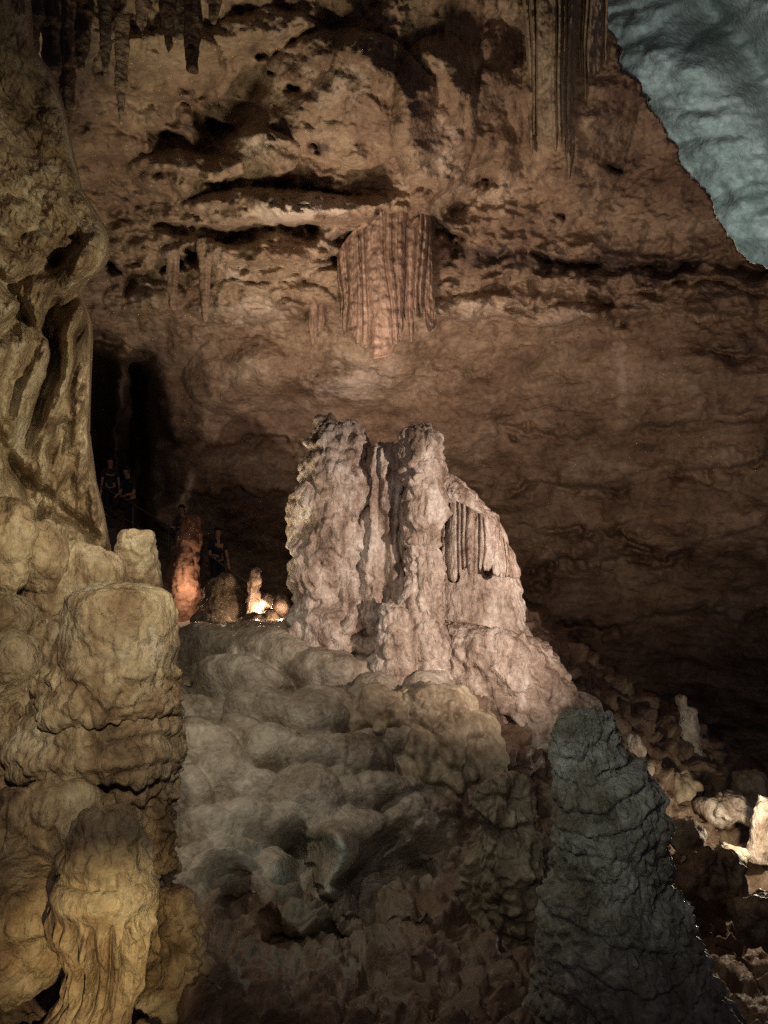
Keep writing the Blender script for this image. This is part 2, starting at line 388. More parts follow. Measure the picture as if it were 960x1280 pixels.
# ---------------------------------------------------------------- CAVE FLOOR (the flowstone slope up to the columns)
def ytop(PX):
    return np.interp(PX, [-200, 190, 220, 300, 370, 480, 600, 650, 690, 793, 877, 960, 1130], [770, 775, 782, 778, 776, 750, 730, 765, 800, 878, 922, 990, 1120])
def build_floor():
    xs = np.arange(-180, 1122, 2.0); vs = np.linspace(0, 1, 330)
    PX, Vv = np.meshgrid(xs, vs)
    yt = ytop(PX)+noise(np.stack([PX/30, PX*0, PX*0], -1), 5)*5
    PY = yt-24+Vv*(1400-yt+24)
    base = tps([(-180, 780, 12), (60, 800, 11), (230, 790, 14.5), (300, 800, 13.2), (370, 800, 12.5), (440, 815, 11.9), (480, 850, 11.5), (540, 870, 11.0), (600, 740, 14.5), (700, 810, 15.5), (850, 910, 15.5), (960, 1000, 15), (1120, 1120, 14),
                (230, 900, 11.5), (400, 880, 10.9), (330, 960, 9.9), (230, 1000, 9.3), (430, 1030, 9.4), (520, 1000, 10), (620, 950, 10.6), (720, 960, 11.5),
                (350, 1100, 8.4), (440, 1120, 8.9), (250, 1120, 7.8), (560, 1120, 9.0), (700, 1060, 10.2), (820, 1000, 12.5), (900, 1060, 12.5), (960, 1090, 12.5),
                (350, 1200, 6.6), (500, 1200, 7.2), (700, 1200, 8.5), (850, 1200, 10), (1120, 1250, 11),
                (350, 1400, 4.8), (600, 1400, 5.2), (-180, 1400, 4.5), (0, 1100, 7.5), (1120, 1400, 7), (850, 1400, 6.5)])(PX, PY)
    W = pos(PX, PY, base)
    X = PX+noise(W*1.2, 61)*10; Y = PY+noise(W*1.2+4, 62)*7
    D = base.copy()
    flowy = np.clip((620-PX+noise(W*.6, 71)*80)/110, 0, 1)*np.clip((1165+45*np.clip((380-PX)/60, 0, 1)-PY+noise(W*.7, 72)*50)/50, 0, 1)
    # terraces of rounded mounds
    near = np.clip((PY-820)/200, .35, 1)
    rg = random.Random(5); H = np.full(PX.shape, -.04)
    big = [(262, 812, 52, 20), (340, 826, 60, 26), (405, 852, 46, 22), (300, 862, 62, 24), (240, 905, 44, 18), (330, 900, 50, 22), (400, 905, 52, 30), (250, 950, 60, 24), (345, 945, 46, 20), (440, 958, 48, 24), (285, 985, 46, 20), (235, 1000, 34, 18),
           (330, 1002, 40, 22), (385, 1010, 46, 34), (440, 1000, 40, 20), (470, 990, 44, 18), (255, 1050, 44, 22), (305, 1040, 44, 20), (350, 1045, 40, 24), (412, 1068, 34, 40), (455, 1040, 42, 24), (240, 1092, 40, 16), (285, 1090, 44, 16), (335, 1110, 34, 34),
           (270, 1122, 56, 17), (300, 1150, 50, 20), (235, 1140, 36, 20), (395, 960, 40, 18), (520, 1020, 50, 26), (560, 1040, 60, 30), (480, 1070, 44, 34), (300, 1180, 30, 14), (450, 1170, 14, 14), (490, 930, 36, 22), (470, 880, 40, 24), (300, 925, 40, 14), (370, 985, 30, 14)]
    for k in range(150):
        y = rg.uniform(800, 1180); x = rg.uniform(200, 600); r = rg.uniform(10, 24)
        big.append((x, y, r*1.25, r*.62))
    big.sort(key=lambda b: b[1])
    for k, (bx, by, rx, ry) in enumerate(big):
        sc_ = .0100
        h0 = rx*sc_*.85
        r2 = ((X-bx)/rx)**2+((Y-by)/np.where(Y > by, ry*.85, ry*1.15))**2
        h = h0*np.sqrt(np.clip(1-r2, 0, 1))**.9+(0 if rx > 26 else .05)*np.clip(1-r2, 0, 1)
        H = np.where(r2 < 1, np.maximum(H, h+rg.uniform(-.04, .03)), H)
    # soften the creases slightly
    for _ in range(1):
        H = (H+np.roll(H, 1, 0)+np.roll(H, -1, 0)+np.roll(H, 1, 1)+np.roll(H, -1, 1))/5
    D -= fbm(W*3.5, 3, 65)*.02*flowy
    # pits between lobes
    D += groove(X, Y, [(368, 1080), (372, 1110)], 22, .5)+groove(X, Y, [(470, 1070), (450, 1105), (520, 1100)], 26, .5)
    D -= groove(X, Y, [(412, 1060), (410, 1110)], 24, .9)
    D += groove(X, Y, [(235, 868), (255, 866)], 8, .6)
    D -= groove(X, Y, [(230, 1110), (330, 1090), (345, 1150)], 30, .15)
    D += groove(X, Y, [(290, 1165), (330, 1200), (440, 1215)], 22, .8)
    # rubble and mud where the flowstone ends
    rub = 1-flowy
    D -= fbm(W*1.1, 3, 68, .5)*.22*(.35+rub)
    D += np.clip(yt+2-PY, 0, 99)**1.5*.12
    V = pos(PX, PY, D)
    Bs = pos(PX, PY, base); nn = np.cross(np.gradient(Bs, axis=1), np.gradient(Bs, axis=0)); nn /= np.linalg.norm(nn, axis=-1, keepdims=True)
    nn = np.where(nn[..., 2:3] < 0, -nn, nn)
    rel = (H+domes(W*np.array([1, .6, 1])+2, (.34, .34, .34), 64, .2, .5)*.07*(1-.4*near)+domes(W+6, (.13, .15, .1), 65, .3, .6)*.018+fbm(W*3, 3, 66)*.02)*flowy+rub*(domes(W+5, (.6, .5, .55), 66, .2, .7)*.32+domes(W+9, (.26, .24, .24), 67, .2, .7)*.15+domes(W+3, (.11, .11, .11), 70, .2, .7)*.05+fbm(W*2, 4, 71, .6)*.10)
    V = V+nn*rel[..., None]
    o = mesh_obj('cave_floor', V, grid_faces(*PX.shape), M['slope'])
    tag(o, kind='structure')
    # muddy material where the slope is rubble
    st = -1.7*rub+.35+noise(W*1.3, 74)*.4-.9*np.exp(-(((PX-505)/50)**2+((PY-905)/40)**2))
    at = o.data.attributes.new('stain_shade', 'FLOAT', 'POINT'); at.data.foreach_set('value', st.astype(np.float32).ravel())
build_floor()

# ---------------------------------------------------------------- relief recipes
def d_scales(s=.16, a=.09, seed=0, rough=.04, flute=0.0, lump=.0):
    def f(V, t, ang, rad):
        q = V+np.stack([noise(V*4, seed+11), noise(V*3, seed+12), noise(V*3, seed+13)], -1)*s*.5
        o = domes(q, (s, s, s*1.7), seed, .8)*a+domes(q+4, (s*.5, s*.5, s*.7), seed+1, .8)*a*.5+domes(q+7, (s*.24, s*.24, s*.3), seed+4, .8)*a*.2-a*.6
        o = o+fbm(V*np.array([1, 1, .7])*6, 4, seed+6, .6)*a*.22
        o = o+fbm(V*1.4, 3, seed+2)*rough*1.5
        if flute: o = o+fbm(V*np.array([1/s*.8, 1/s*.8, .5]), 2, seed+7, .5, True)*flute
        if lump: o = o+fbm(V*.8, 2, seed+9)*lump
        return o
    return f
def d_smooth(a=.05, seed=0, sc=1.2, lay=.0, lay_s=.12):
    def f(V, t, ang, rad):
        o = fbm(V*sc, 4, seed)*a
        if lay:
            z = V[..., 2]+noise(V*1.3, seed+5)*.12
            s = (z/lay_s) % 1.0
            o = o+(1-s)**.5*lay*(.6+.6*noise(V*2.5, seed+6))
        return o
    return f
def d_flute(n=24, a=.05, seed=0, rough=.02, wob=.25, sc=2.0):
    def f(V, t, ang, rad):
        w = ang+wob*noise(V*np.array([sc*.4, sc*.4, sc*.25]), seed)*1.0
        k = np.abs(np.sin(w*n/2+noise(np.stack([ang*3, t*1.5, ang*0], -1), seed+3)*1.5))
        return (k**.7-.6)*a*(.7+.5*noise(np.stack([ang*n/6, t*2, ang*0+3], -1), seed+4))+fbm(V*3, 3, seed+1)*rough
    return f
def drips(h=.5, a=.1, seed=0):
    """stacked tiers: each swells downward and breaks off in a ragged hem"""
    def f(V, t, ang, rad):
        z = V[..., 2]+noise(V*1.6, seed)*h*.9+noise(V*4.5, seed+1)*h*.25
        s = (z/h) % 1.0
        return ((1-s)**.6*np.clip(s/.08, 0, 1)-.45)*a*(.7+.8*noise(V*1.1, seed+2))
    return f
def knobs(s=.1, a=.08, seed=0):
    def f(V, t, ang, rad):
        o = 0
        for k, (ss, aa) in enumerate(((s, a), (s*.6, a*.5))):
            q = V/ss; w = np.stack([noise(q*.8, seed+k*5+3), noise(q*.8, seed+k*5+4), noise(q*.8, seed+k*5+5)], -1)
            F1, F2, of, r = worley(q+w*.3, seed+k*5)
            o = o+np.sqrt(np.clip(1-(F1/.8)**2, 0, 1))*aa*(.6+.6*r)
        return o-a*.4+fbm(V*1.5, 2, seed+20)*a
    return f
def traced(pts, w, amp):
    """gully (amp<0) or rib along a traced line"""
    def f(V, t, ang, rad):
        px = 480+V[..., 0]/V[..., 1]*F; py = 640-(V[..., 2]-CZ)/V[..., 1]*F
        return groove(px, py, pts, w, amp)
    return f
def mixd(*fs):
    return lambda V, t, a, r: sum(f(V, t, a, r) for f in fs)

# ---------------------------------------------------------------- the great mass of folded flowstone on the left
def build_left():
    xs = np.linspace(0, 1, 330); ys = np.arange(-120, 830, 2.0)
    U, PY = np.meshgrid(xs, ys)
    ey = [-120, 60, 95, 140, 200, 235, 290, 320, 335, 352, 365, 400, 425, 470, 540, 600, 640, 690, 740, 830]
    ex = [30, 40, 66, 80, 92, 100, 133, 136, 128, 108, 100, 112, 114, 112, 110, 118, 128, 137, 150, 160]
    E = np.interp(PY, ey, ex)
    PX = -190+U*(E+190+2.5)
    base = tps([(-190, -120, 6.5), (60, -100, 9.0), (-190, 400, 6.3), (0, 100, 8.6), (100, 260, 8.9), (0, 300, 8.2), (110, 320, 8.8), (0, 450, 8.2), (110, 450, 9.2), (0, 620, 8.5), (115, 620, 9.6), (-190, 830, 6.3), (0, 800, 8.6), (150, 800, 10)])(PX, PY)
    W = pos(PX, PY, base)
    D = base.copy()
    X = PX+noise(W*1.5, 81)*8; Y = PY+noise(W*1.5+5, 82)*8
    for pts, w, a in [([(105, 355), (80, 400), (60, 470), (40, 560)], 9, .35), ([(70, 380), (35, 450), (10, 520)], 10, .4), ([(100, 420), (88, 500), (70, 560)], 7, .2),
                      ([(60, 420), (72, 470)], 6, .15), ([(0, 340), (30, 380), (40, 420)], 8, .3), ([(5, 415), (20, 400)], 14, .5), ([(40, 600), (75, 640), (110, 660), (140, 700)], 9, .35),
                      ([(0, 560), (30, 600), (50, 640)], 11, .5), ([(100, 300), (60, 330), (20, 350)], 9, .25)]:
        D += groove(X, Y, pts, w, a)
    for pts, w, a in [([(90, 400), (80, 470), (60, 540)], 15, -.3), ([(118, 300), (100, 330)], 22, -.35), ([(50, 400), (30, 480), (5, 560)], 13, -.3), ([(20, 380), (0, 440)], 14, -.25), ([(95, 420), (100, 560), (115, 680)], 16, -.25)]:
        D += groove(X, Y, pts, w, a)
    # folds that run down and to the left
    q = W.copy(); q[..., 0] = W[..., 0]+W[..., 2]*-.28
    fold = fbm(q*np.array([2.3, .8, .35]), 3, 83, .55, True)
    lo = np.clip((PY-330)/60, 0, 1)
    D -= fold*.07
    D -= domes(q, (.30, .5, .95), 84, .35)*.26*(.25+.75*lo)
    D -= domes(q+4, (.17, .3, .42), 85, .35)*.10*(.4+.6*lo)
    D -= domes(W+4, (.5, .6, .30), 88, .4)*.20*(1-lo)
    D -= fbm(W*1.6, 4, 86)*.13
    D -= fbm(q*np.array([7, 3, 1.1]), 4, 89, .55, True)*.055
    D -= domes(q+9, (.08, .1, .17), 90, .4)*.035
    D -= fbm(W*6, 5, 87, .6)*.03
    t = np.clip(PX-E, -30, 60)
    D += np.clip((t+7)/7, 0, 1)**2.5*.3+np.clip(t, 0, 60)*.5
    o = mesh_obj('cave_column', pos(PX, PY, D), grid_faces(*PX.shape), M['ochre'], loc=P(0, 780, 8.6))
    tag(o, 'huge yellow brown column of folded flowstone filling the left edge from roof to boulders', 'rock column')
build_left()

# ---------------------------------------------------------------- CENTRAL GROUP
def solid(name, label, cat, rows, d, mat, disp, group=None, **k):
    o = formation(name, rows, d, M[mat], disp, **k)
    return tag(o, label, cat, group)
gc = 'stalagmites of the spotlit central cluster'
solid('stalagmite', 'tall pale knobbly stalagmite, leftmost of the spotlit central cluster', 'stalagmite',
      [(529, 424, 428), (532, 412, 440), (542, 398, 454), (562, 388, 462), (600, 375, 466), (650, 371, 470), (710, 367, 472), (750, 365, 480), (775, 362, 496), (800, 364, 500), (830, 370, 500)],
      12.3, 'pale', mixd(d_scales(.13, .10, 1104, .09, .07, .12), drips(.55, .13, 102)), gc, flat=.8)
solid('stalagmite', 'smooth shaded stalagmite wedged between the two spotlit central ones', 'stalagmite',
      [(556, 478, 486), (559, 468, 502), (568, 458, 512), (610, 458, 514), (680, 456, 516), (760, 452, 522), (830, 440, 530)],
      12.1, 'pale', mixd(d_scales(.17, .05, 110, .05, .16, .05), drips(.7, .07, 112)), gc, flat=.7)
c = solid('stalagmite', 'slender lumpy stalagmite with a knob top, middle of the spotlit central cluster', 'stalagmite',
      [(534, 524, 532), (537, 516, 540), (545, 509, 546), (560, 506, 550), (590, 508, 551), (640, 507, 552), (700, 509, 550), (752, 502, 552), (770, 500, 552), (800, 492, 560), (840, 486, 566), (870, 480, 570), (890, 480, 570)],
      11.6, 'pale', mixd(d_scales(.12, .08, 120, .06, .04, .07), drips(.42, .10, 122)), gc, flat=.95)
solid('stalagmite', 'broken crusty stub low between the central stalagmites', 'stalagmite',
      [(755, 478, 492), (760, 474, 502), (785, 476, 512), (820, 470, 520), (862, 470, 530)],
      11.35, 'pale', d_scales(.16, .09, 125, .05), 'stalagmites of the spotlit central cluster')
# the stepped dome with its fringe of drapery
dome = solid('flowstone_dome', 'pale sloping dome with a fringed drapery, right side of the central cluster', 'flowstone',
      [(590, 548, 556), (600, 540, 572), (625, 532, 596), (655, 524, 624), (690, 520, 638), (730, 518, 648), (775, 510, 652), (820, 500, 672), (850, 490, 690)],
      12.6, 'pale', mixd(d_scales(.085, .04, 130, .05, .03), d_smooth(.05, 131, .9), drips(.3, .05, 132)), flat=.75)
def curtain(name, parent, top, bot, mat, d, thick, nf, seed, rag=.12, wid=None, label=None, steps=2.0):
    """hanging folded drapery: 'top' and 'bot' polylines (px,py,depth offset); closed sheet of folds with a ragged foot"""
    tp = np.array(top, float); bt = np.array(bot, float)
    n = int(max(np.ptp(tp[:, 0]), np.ptp(bt[:, 0]))/1.0)+30
    m = int(max(abs(tp[:, 1].mean()-bt[:, 1].mean())/steps, 12))+12
    s = np.linspace(0, 1, n)
    def along(a):
        l = np.concatenate([[0], np.cumsum(np.linalg.norm(np.diff(a[:, :2], axis=0), axis=1))]); l /= l[-1]
        return np.stack([np.interp(s, l, a[:, k]) for k in range(3)], -1)
    A = along(tp); B = along(bt)
    cell = s*nf+noise(np.stack([s*nf*.45, s*0, s*0], -1), seed)*1.3
    k = np.floor(cell); fr = cell-k
    rnd = _hf(_h(k.astype(np.int64), k.astype(np.int64)*0, k.astype(np.int64)*0, seed), 1)
    prof = np.sqrt(np.clip(1-(2*fr-1)**2, 0, 1))
    fr3 = (cell*2.6+noise(np.stack([cell, s*0, s*0], -1), seed+8)) % 1.0
    prof = prof*.9+.13*np.sqrt(np.clip(1-(2*fr3-1)**2, 0, 1))
    length = 1-rag*(rnd)-(1-prof)*rag*.6
    v = np.linspace(0, 1, m)
    V = v[:, None]*length[None]
    Q = A[None]*(1-V[..., None])+B[None]*V[..., None]
    Q[..., 0] += noise(np.stack([s[None]*2+V*0, V*1.3, V*0+seed*1.7], -1), seed+9)*7*V+(noise(np.stack([s[None]*nf*.3+V*0, V*2.5, V*0+seed], -1), seed+1))*3.0
    Dd = d+Q[..., 2]
    Wp = pos(Q[..., 0], Q[..., 1], Dd)
    fade = np.clip(1-v*.45, .3, 1)[:, None]*(1-np.clip((v-.93)/.07, 0, 1)**2)[:, None]
    relief = prof[None]*thick*(.6+.6*rnd[None])*fade+fbm(Wp*5, 3, seed+2)*thick*.18+noise(Wp*np.array([.8, .8, .5]), seed+5)*thick*1.2
    Fr = pos(Q[..., 0], Q[..., 1], Dd-relief)
    Bk = pos(Q[..., 0], Q[..., 1], Dd+thick*.25*fade+.004)
    # closed: front grid, back grid, stitched at the foot and the sides
    nr, nc = Q.shape[:2]
    f1 = grid_faces(nr, nc); f2 = grid_faces(nr, nc)[:, ::-1]+nr*nc
    j = np.arange(nc-1); foot = np.stack([(nr-1)*nc+j, nr*nc+(nr-1)*nc+j, nr*nc+(nr-1)*nc+j+1, (nr-1)*nc+j+1], -1)
    i = np.arange(nr-1); sl = np.stack([i*nc, nr*nc+i*nc, nr*nc+(i+1)*nc, (i+1)*nc], -1); sr = np.stack([i*nc+nc-1, (i+1)*nc+nc-1, nr*nc+(i+1)*nc+nc-1, nr*nc+i*nc+nc-1], -1)
    V2 = np.concatenate([Fr.reshape(-1, 3), Bk.reshape(-1, 3)])
    loc = tuple(parent.location) if parent is not None else P(tp[:, 0].mean(), tp[:, 1].mean(), d)
    return mesh_obj(name, V2, np.concatenate([f1, f2, foot, sl, sr]), M[mat], parent, loc)
curtain('drapery', dome, [(540, 636, -.66), (570, 626, -.92), (600, 642, -.98), (625, 662, -.86), (642, 690, -.6)],
        [(546, 734, -.72), (562, 728, -1.0), (590, 734, -1.12), (615, 730, -1.02), (652, 724, -.66)], 'pale', 12.6, .15, 14, 140, .24)
solid('flowstone_mound', 'pale smooth flowstone apron sloping down right below the fringed dome', 'flowstone',
      [(778, 560, 600), (790, 545, 660), (815, 540, 692), (850, 545, 712), (885, 560, 734), (902, 570, 738), (930, 580, 726, -.3), (965, 585, 712, -.6), (1000, 590, 706, -.9), (1040, 600, 700, -1.2)],
      11.9, 'pale', mixd(d_scales(.42, .12, 150, .04), d_smooth(.14, 151, .8), d_scales(.1, .018, 152, .01), drips(.5, .07, 153), traced([(603, 912), (640, 950), (688, 1000)], 8, -.26), traced([(632, 905), (655, 935), (690, 972)], 7, -.22)), flat=.7)  # the two traced gullies are carved to imitate cast shadow stripes
solid('flowstone_ledge', 'rugged ochre ledge with a hanging broken rim below the central cluster', 'flowstone',
      [(858, 500, 540), (864, 468, 580), (880, 440, 600), (905, 428, 612), (940, 430, 618), (970, 450, 615), (990, 470, 592), (1002, 520, 570), (1004, 535, 550)],
      10.6, 'flow', mixd(d_scales(.2, .10, 160, .12, .05, .22), drips(.4, .12, 162)), flat=.55)
solid('rubble_mound', 'dim knobbly mound in the shade below the ochre ledge', 'rock mound',
      [(968, 622, 630), (976, 612, 642), (995, 602, 658), (1025, 590, 678), (1080, 580, 700), (1160, 560, 730), (1300, 540, 760)],
      8.6, 'dirty', mixd(d_scales(.2, .12, 170, .12, .04, .25), drips(.3, .08, 172)), flat=.6)

# ---------------------------------------------------------------- RIGHT FOREGROUND
solid('stalagmite', 'broad grey green banded stalagmite in the dim right foreground', 'stalagmite',
      [(888, 735, 750), (892, 716, 762), (905, 700, 768), (930, 690, 774), (958, 691, 776), (962, 690, 800), (985, 690, 820), (1030, 692, 832), (1080, 694, 838), (1100, 690, 838), (1130, 680, 858), (1200, 672, 880), (1300, 650, 930)],
      6.6, 'green', mixd(lambda V, t, a, r: -.045+V[..., 0]*0, d_scales(.10, .06, 180, .05, .0, .07), drips(.26, .08, 182), knobs(.05, .014, 185)), flat=.85)
solid('stalagmite', 'small knobbly pale stalagmite alone on the dark ridge at right', 'stalagmite',
      [(871, 848, 852), (873, 846, 856), (880, 847, 858), (884, 850, 860), (890, 851, 868), (905, 852, 871), (925, 850, 874), (945, 845, 880)],
      14.8, 'pale', d_scales(.14, .09, 190, .04), flat=.9)
def boulder(label, x, y, rx, ry, d, mat, seed, cat='boulder', group=None, name='boulder', rel=.3, sc=None, flat=1.0, disp=None, tilt=0):
    rows = []
    for k in np.linspace(0, np.pi, 13):
        rows.append((y-ry*math.cos(k), x-rx*math.sin(k)*1.0-.4+tilt*math.cos(k), x+rx*math.sin(k)+.4+tilt*math.cos(k)))
    R0 = rx/F*d
    s = sc or R0*.55
    dd = disp or mixd(d_scales(s, R0*rel, seed, R0*.12), d_smooth(R0*.35, seed+3, .9/R0))
    return solid(name, label, cat, rows, d, mat, dd, group, flat=flat)
boulder('brown angular boulder resting on the slope right of the grey green stalagmite', 898, 1108, 36, 40, 9.5, 'mud', 200, flat=.8, rel=.25)
g = 'rocks along the right ridge'
boulder('pale lit rock just up right of the grey green stalagmite tip', 790, 938, 15, 20, 12.8, 'pale', 205, 'rock', g, 'rock')
boulder('small pale rock below the lit one on the right ridge', 808, 962, 8, 10, 12.5, 'pale', 207, 'rock', g, 'rock')
boulder('low brown rock on the right ridge above the dark hollow', 850, 985, 24, 18, 13, 'flow', 209, 'rock', g, 'rock')
boulder('long pale rock leading to the bright glow at the right edge', 905, 1012, 34, 16, 12.6, 'pale', 211, 'rock', g, 'rock')
boulder('brown rock standing above the bright glow at the right edge', 938, 985, 20, 24, 13.6, 'flow', 213, 'rock', g, 'rock')
boulder('dark rock with a hollow beside the grey green stalagmite', 858, 1045, 22, 18, 11.0, 'dirty', 215, 'rock', g, 'rock')
boulder('flat dark rock below the bright glow', 905, 1070, 30, 9, 11.0, 'dirty', 217, 'rock', g, 'rock')
boulder('brown rock at the bottom right corner', 955, 1150, 34, 30, 9, 'mud', 219, 'rock', g, 'rock')
solid('stalagmite', 'brightly lit leaning white stalagmite at the right edge', 'stalagmite',
      [(998, 955, 960), (1005, 950, 964), (1025, 944, 966), (1045, 940, 966), (1064, 934, 966), (1075, 932, 966)], 11.8, 'pale', d_scales(.09, .05, 221, .03), flat=.9)

# ---------------------------------------------------------------- LEFT FOREGROUND STALAGMITE
tl = thing('stalagmite', 'large cream stalagmite with a smooth rounded cap and ragged skirts at left', 'stalagmite', P(135, 1100, 6.2))
formation('cap', [(727, 136, 150), (729, 116, 172), (735, 96, 192), (746, 82, 207), (765, 77, 214), (800, 74, 216), (840, 66, 218), (872, 56, 220), (884, 54, 221), (890, 70, 212)], 6.2, M['ochre'],
          mixd(d_smooth(.03, 300, 1.6), d_smooth(.022, 301, 7), lambda V, t, a, r: (d_scales(.09, .07, 302, .05)(V, t, a, r)+drips(.2, .05, 303)(V, t, a, r))*np.clip((t-.6)/.12, 0, 1), d_scales(.3, .03, 304, .01)), tl, flat=.95)
formation('skirt', [(868, 80, 200), (880, 60, 222), (905, 40, 227), (930, 24, 228), (948, 26, 226), (958, 50, 216), (960, 80, 190)], 6.25, M['ochre'],
          mixd(d_scales(.10, .05, 306, .05), drips(.22, .07, 307)), tl, flat=.9)
formation('stem', [(930, 66, 212), (960, 60, 212), (1000, 72, 205), (1040, 80, 200), (1100, 70, 205)], 6.35, M['ochre'],
          mixd(d_scales(.11, .10, 310, .06, .08), drips(.25, .08, 311)), tl, flat=.8)
curtain('drapery', tl, [(60, 930, -.40), (90, 930, -.50), (124, 930, -.50)], [(70, 990, -.42), (95, 1012, -.52), (122, 1020, -.52)], 'ochre', 6.3, .09, 5, 315, .3)
solid('stalagmite', 'cut off pale stump behind the smooth cream cap', 'stalagmite',
      [(663, 164, 186), (665, 156, 192), (672, 151, 194), (690, 149, 196), (710, 147, 198), (735, 140, 202)], 9.6, 'ochre', mixd(d_scales(.16, .05, 320, .03), d_smooth(.04, 321)), flat=.9)
# fluted column at the bottom
tf = thing('fluted_column', 'short fluted yellow column with organ pipe bars at the bottom left', 'rock column', P(120, 1275, 4.6))
formation('crown', [(1008, 122, 150), (1013, 108, 160), (1028, 94, 170), (1055, 82, 180), (1085, 74, 186), (1105, 74, 186), (1118, 80, 180), (1124, 90, 170)], 4.63, M['ochre'],
          mixd(d_scales(.1, .05, 330, .03), d_smooth(.03, 331, 2)), tf, flat=.9)
formation('pipes', [(1096, 76, 184), (1112, 66, 194), (1135, 68, 190), (1165, 76, 182), (1200, 86, 174), (1235, 82, 168), (1255, 68, 164), (1270, 60, 162), (1285, 70, 160)], 4.6, M['ochre'],
          mixd(lambda V, t, a, r: (np.abs(np.sin(a*8.5+.8*noise(np.stack([a*3, t*1.1, a*0], -1), 333)))**.5-.72)*.17*np.clip((t-.20+.08*noise(np.stack([a*6, a*0, a*0], -1), 336))/.08, 0, 1)*np.clip((.86-t)/.15, .12, 1)*np.clip(.8+1.0*noise(np.stack([a*7, t*9, a*0], -1), 335), .25, 1.4), d_smooth(.03, 334, 3)), tf, flat=.85, nt=460)
# popcorn cluster and knobs
solid('popcorn_cluster', 'cluster of yellow knobs and cave popcorn right of the fluted column', 'cave popcorn',
      [(1118, 205, 225), (1125, 196, 232), (1150, 192, 240), (1190, 188, 246), (1230, 184, 248), (1270, 178, 250), (1300, 170, 255)], 5.6, 'ochre', mixd(knobs(.15, .11, 340)), flat=.8)
solid('popcorn_cluster', 'knobbly yellow mass of cave popcorn left of the fluted column crown', 'cave popcorn',
      [(1005, 10, 60), (1015, -6, 92), (1050, -30, 100), (1090, -40, 98), (1110, -30, 84), (1118, -10, 60)], 5.6, 'ochre', mixd(knobs(.15, .12, 345), d_smooth(.1, 346)), flat=.6)
solid('flowstone_mound', 'sloping ochre slab of flowstone at the lower left edge', 'flowstone',
      [(1098, -40, 20), (1110, -60, 76), (1150, -70, 96), (1190, -80, 92), (1225, -90, 60), (1250, -90, 10)], 4.9, 'ochre', mixd(d_scales(.16, .05, 350, .05), d_smooth(.08, 351, 1.5)), flat=.6)
solid('flowstone_mound', 'rough brown lump between the fluted column crown and the cream stalagmite', 'flowstone',
      [(975, 90, 140), (985, 72, 160), (1020, 60, 200), (1070, 60, 215), (1120, 70, 225), (1180, 90, 235), (1300, 60, 240)], 6.3, 'ochre', d_scales(.12, .09, 355, .08, .05, .12), flat=.6)
solid('flowstone_mound', 'crumpled ochre wall of nodules at the left edge beside the cream stalagmite', 'flowstone',
      [(880, -40, 20), (890, -80, 40), (930, -100, 48), (980, -100, 70), (1010, -100, 70), (1030, -60, 40)], 6.3, 'ochre', d_scales(.17, .14, 360, .08, .03, .1), flat=.6)
gb = 'rounded boulders piled along the left edge'
for (lab, x, y, rx, ry, d, s, tl_) in [
        ('upright egg shaped boulder under the folded column, first from the left edge', 5, 690, 27, 62, 7.6, 400, 3),
        ('plump pale boulder right of the egg shaped one', 48, 694, 29, 46, 7.9, 403, -2),
        ('wide smooth boulder sloping up behind the cream cap', 100, 718, 55, 30, 8.4, 406, 0),
        ('rounded boulder below the egg shaped one at the left edge', 2, 782, 32, 34, 7.2, 409, 0),
        ('small square boulder wedged left of the cream cap', 56, 802, 24, 29, 7.3, 412, 2),
        ('pale boulder at the left edge beneath the wedged square one', 8, 832, 32, 38, 7.0, 415, 0),
        ('dark low boulder filling the gap between the upper boulders', 60, 752, 30, 24, 8.1, 418, 0)]:
    boulder(lab, x, y, rx, ry, d, 'ochre', s, 'boulder', gb, 'boulder', rel=.12, flat=.8, tilt=tl_,
            disp=mixd(d_smooth(.10, s, 1.8), d_smooth(.035, s+1, 5), d_scales(.16, .035, s+2, .02, .03)))
solid('flowstone_mound', 'drooping ochre flow below the edge boulders left of the ragged skirt', 'flowstone',
      [(850, 20, 50), (858, -20, 66), (880, -40, 60), (910, -50, 56), (950, -50, 50)], 6.9, 'ochre', d_scales(.15, .08, 425, .05), flat=.5)

# ---------------------------------------------------------------- SMALL FORMATIONS BY THE PATH
solid('stalagmite', 'tall reddish stalagmite in front of the visitors with a glowing streak', 'stalagmite',
      [(643, 234, 241), (646, 229, 247), (660, 224, 249), (700, 212, 248), (740, 203, 250), (775, 196, 256), (800, 194, 260)], 18.0, 'red', d_scales(.2, .09, 430, .06, .03), 'small stalagmites by the path')
solid('stalagmite', 'squat brown stalagmite between the reddish one and the glowing one', 'stalagmite',
      [(716, 274, 284), (720, 266, 290), (735, 258, 298), (760, 250, 306), (795, 246, 312)], 16.8, 'dirty', d_scales(.2, .08, 433, .06), 'small stalagmites by the path')
solid('stalagmite', 'small glowing white stalagmite left of the central cluster', 'stalagmite',
      [(709, 317, 321), (712, 313, 326), (722, 311, 327), (738, 312, 323), (752, 311, 325), (775, 306, 330)], 16.2, 'pale', d_scales(.12, .07, 436, .03), 'small stalagmites by the path')
for i, (lab, x, y, rx, ry, d) in enumerate([('small glowing knob right of the glowing white stalagmite', 334, 752, 9, 9, 15.8), ('glowing white lump touching the central cluster, pear shaped', 352, 757, 11, 13, 15.4),
                                            ('low brown lump below the glowing stalagmite', 330, 778, 24, 12, 15.2), ('low dark lump at the foot of the reddish stalagmite', 262, 775, 22, 14, 15.8)]):
    boulder(lab, x, y, rx, ry, d, 'pale' if i < 2 else 'dirty', 440+3*i, 'rock', 'lumps by the path', 'rock')

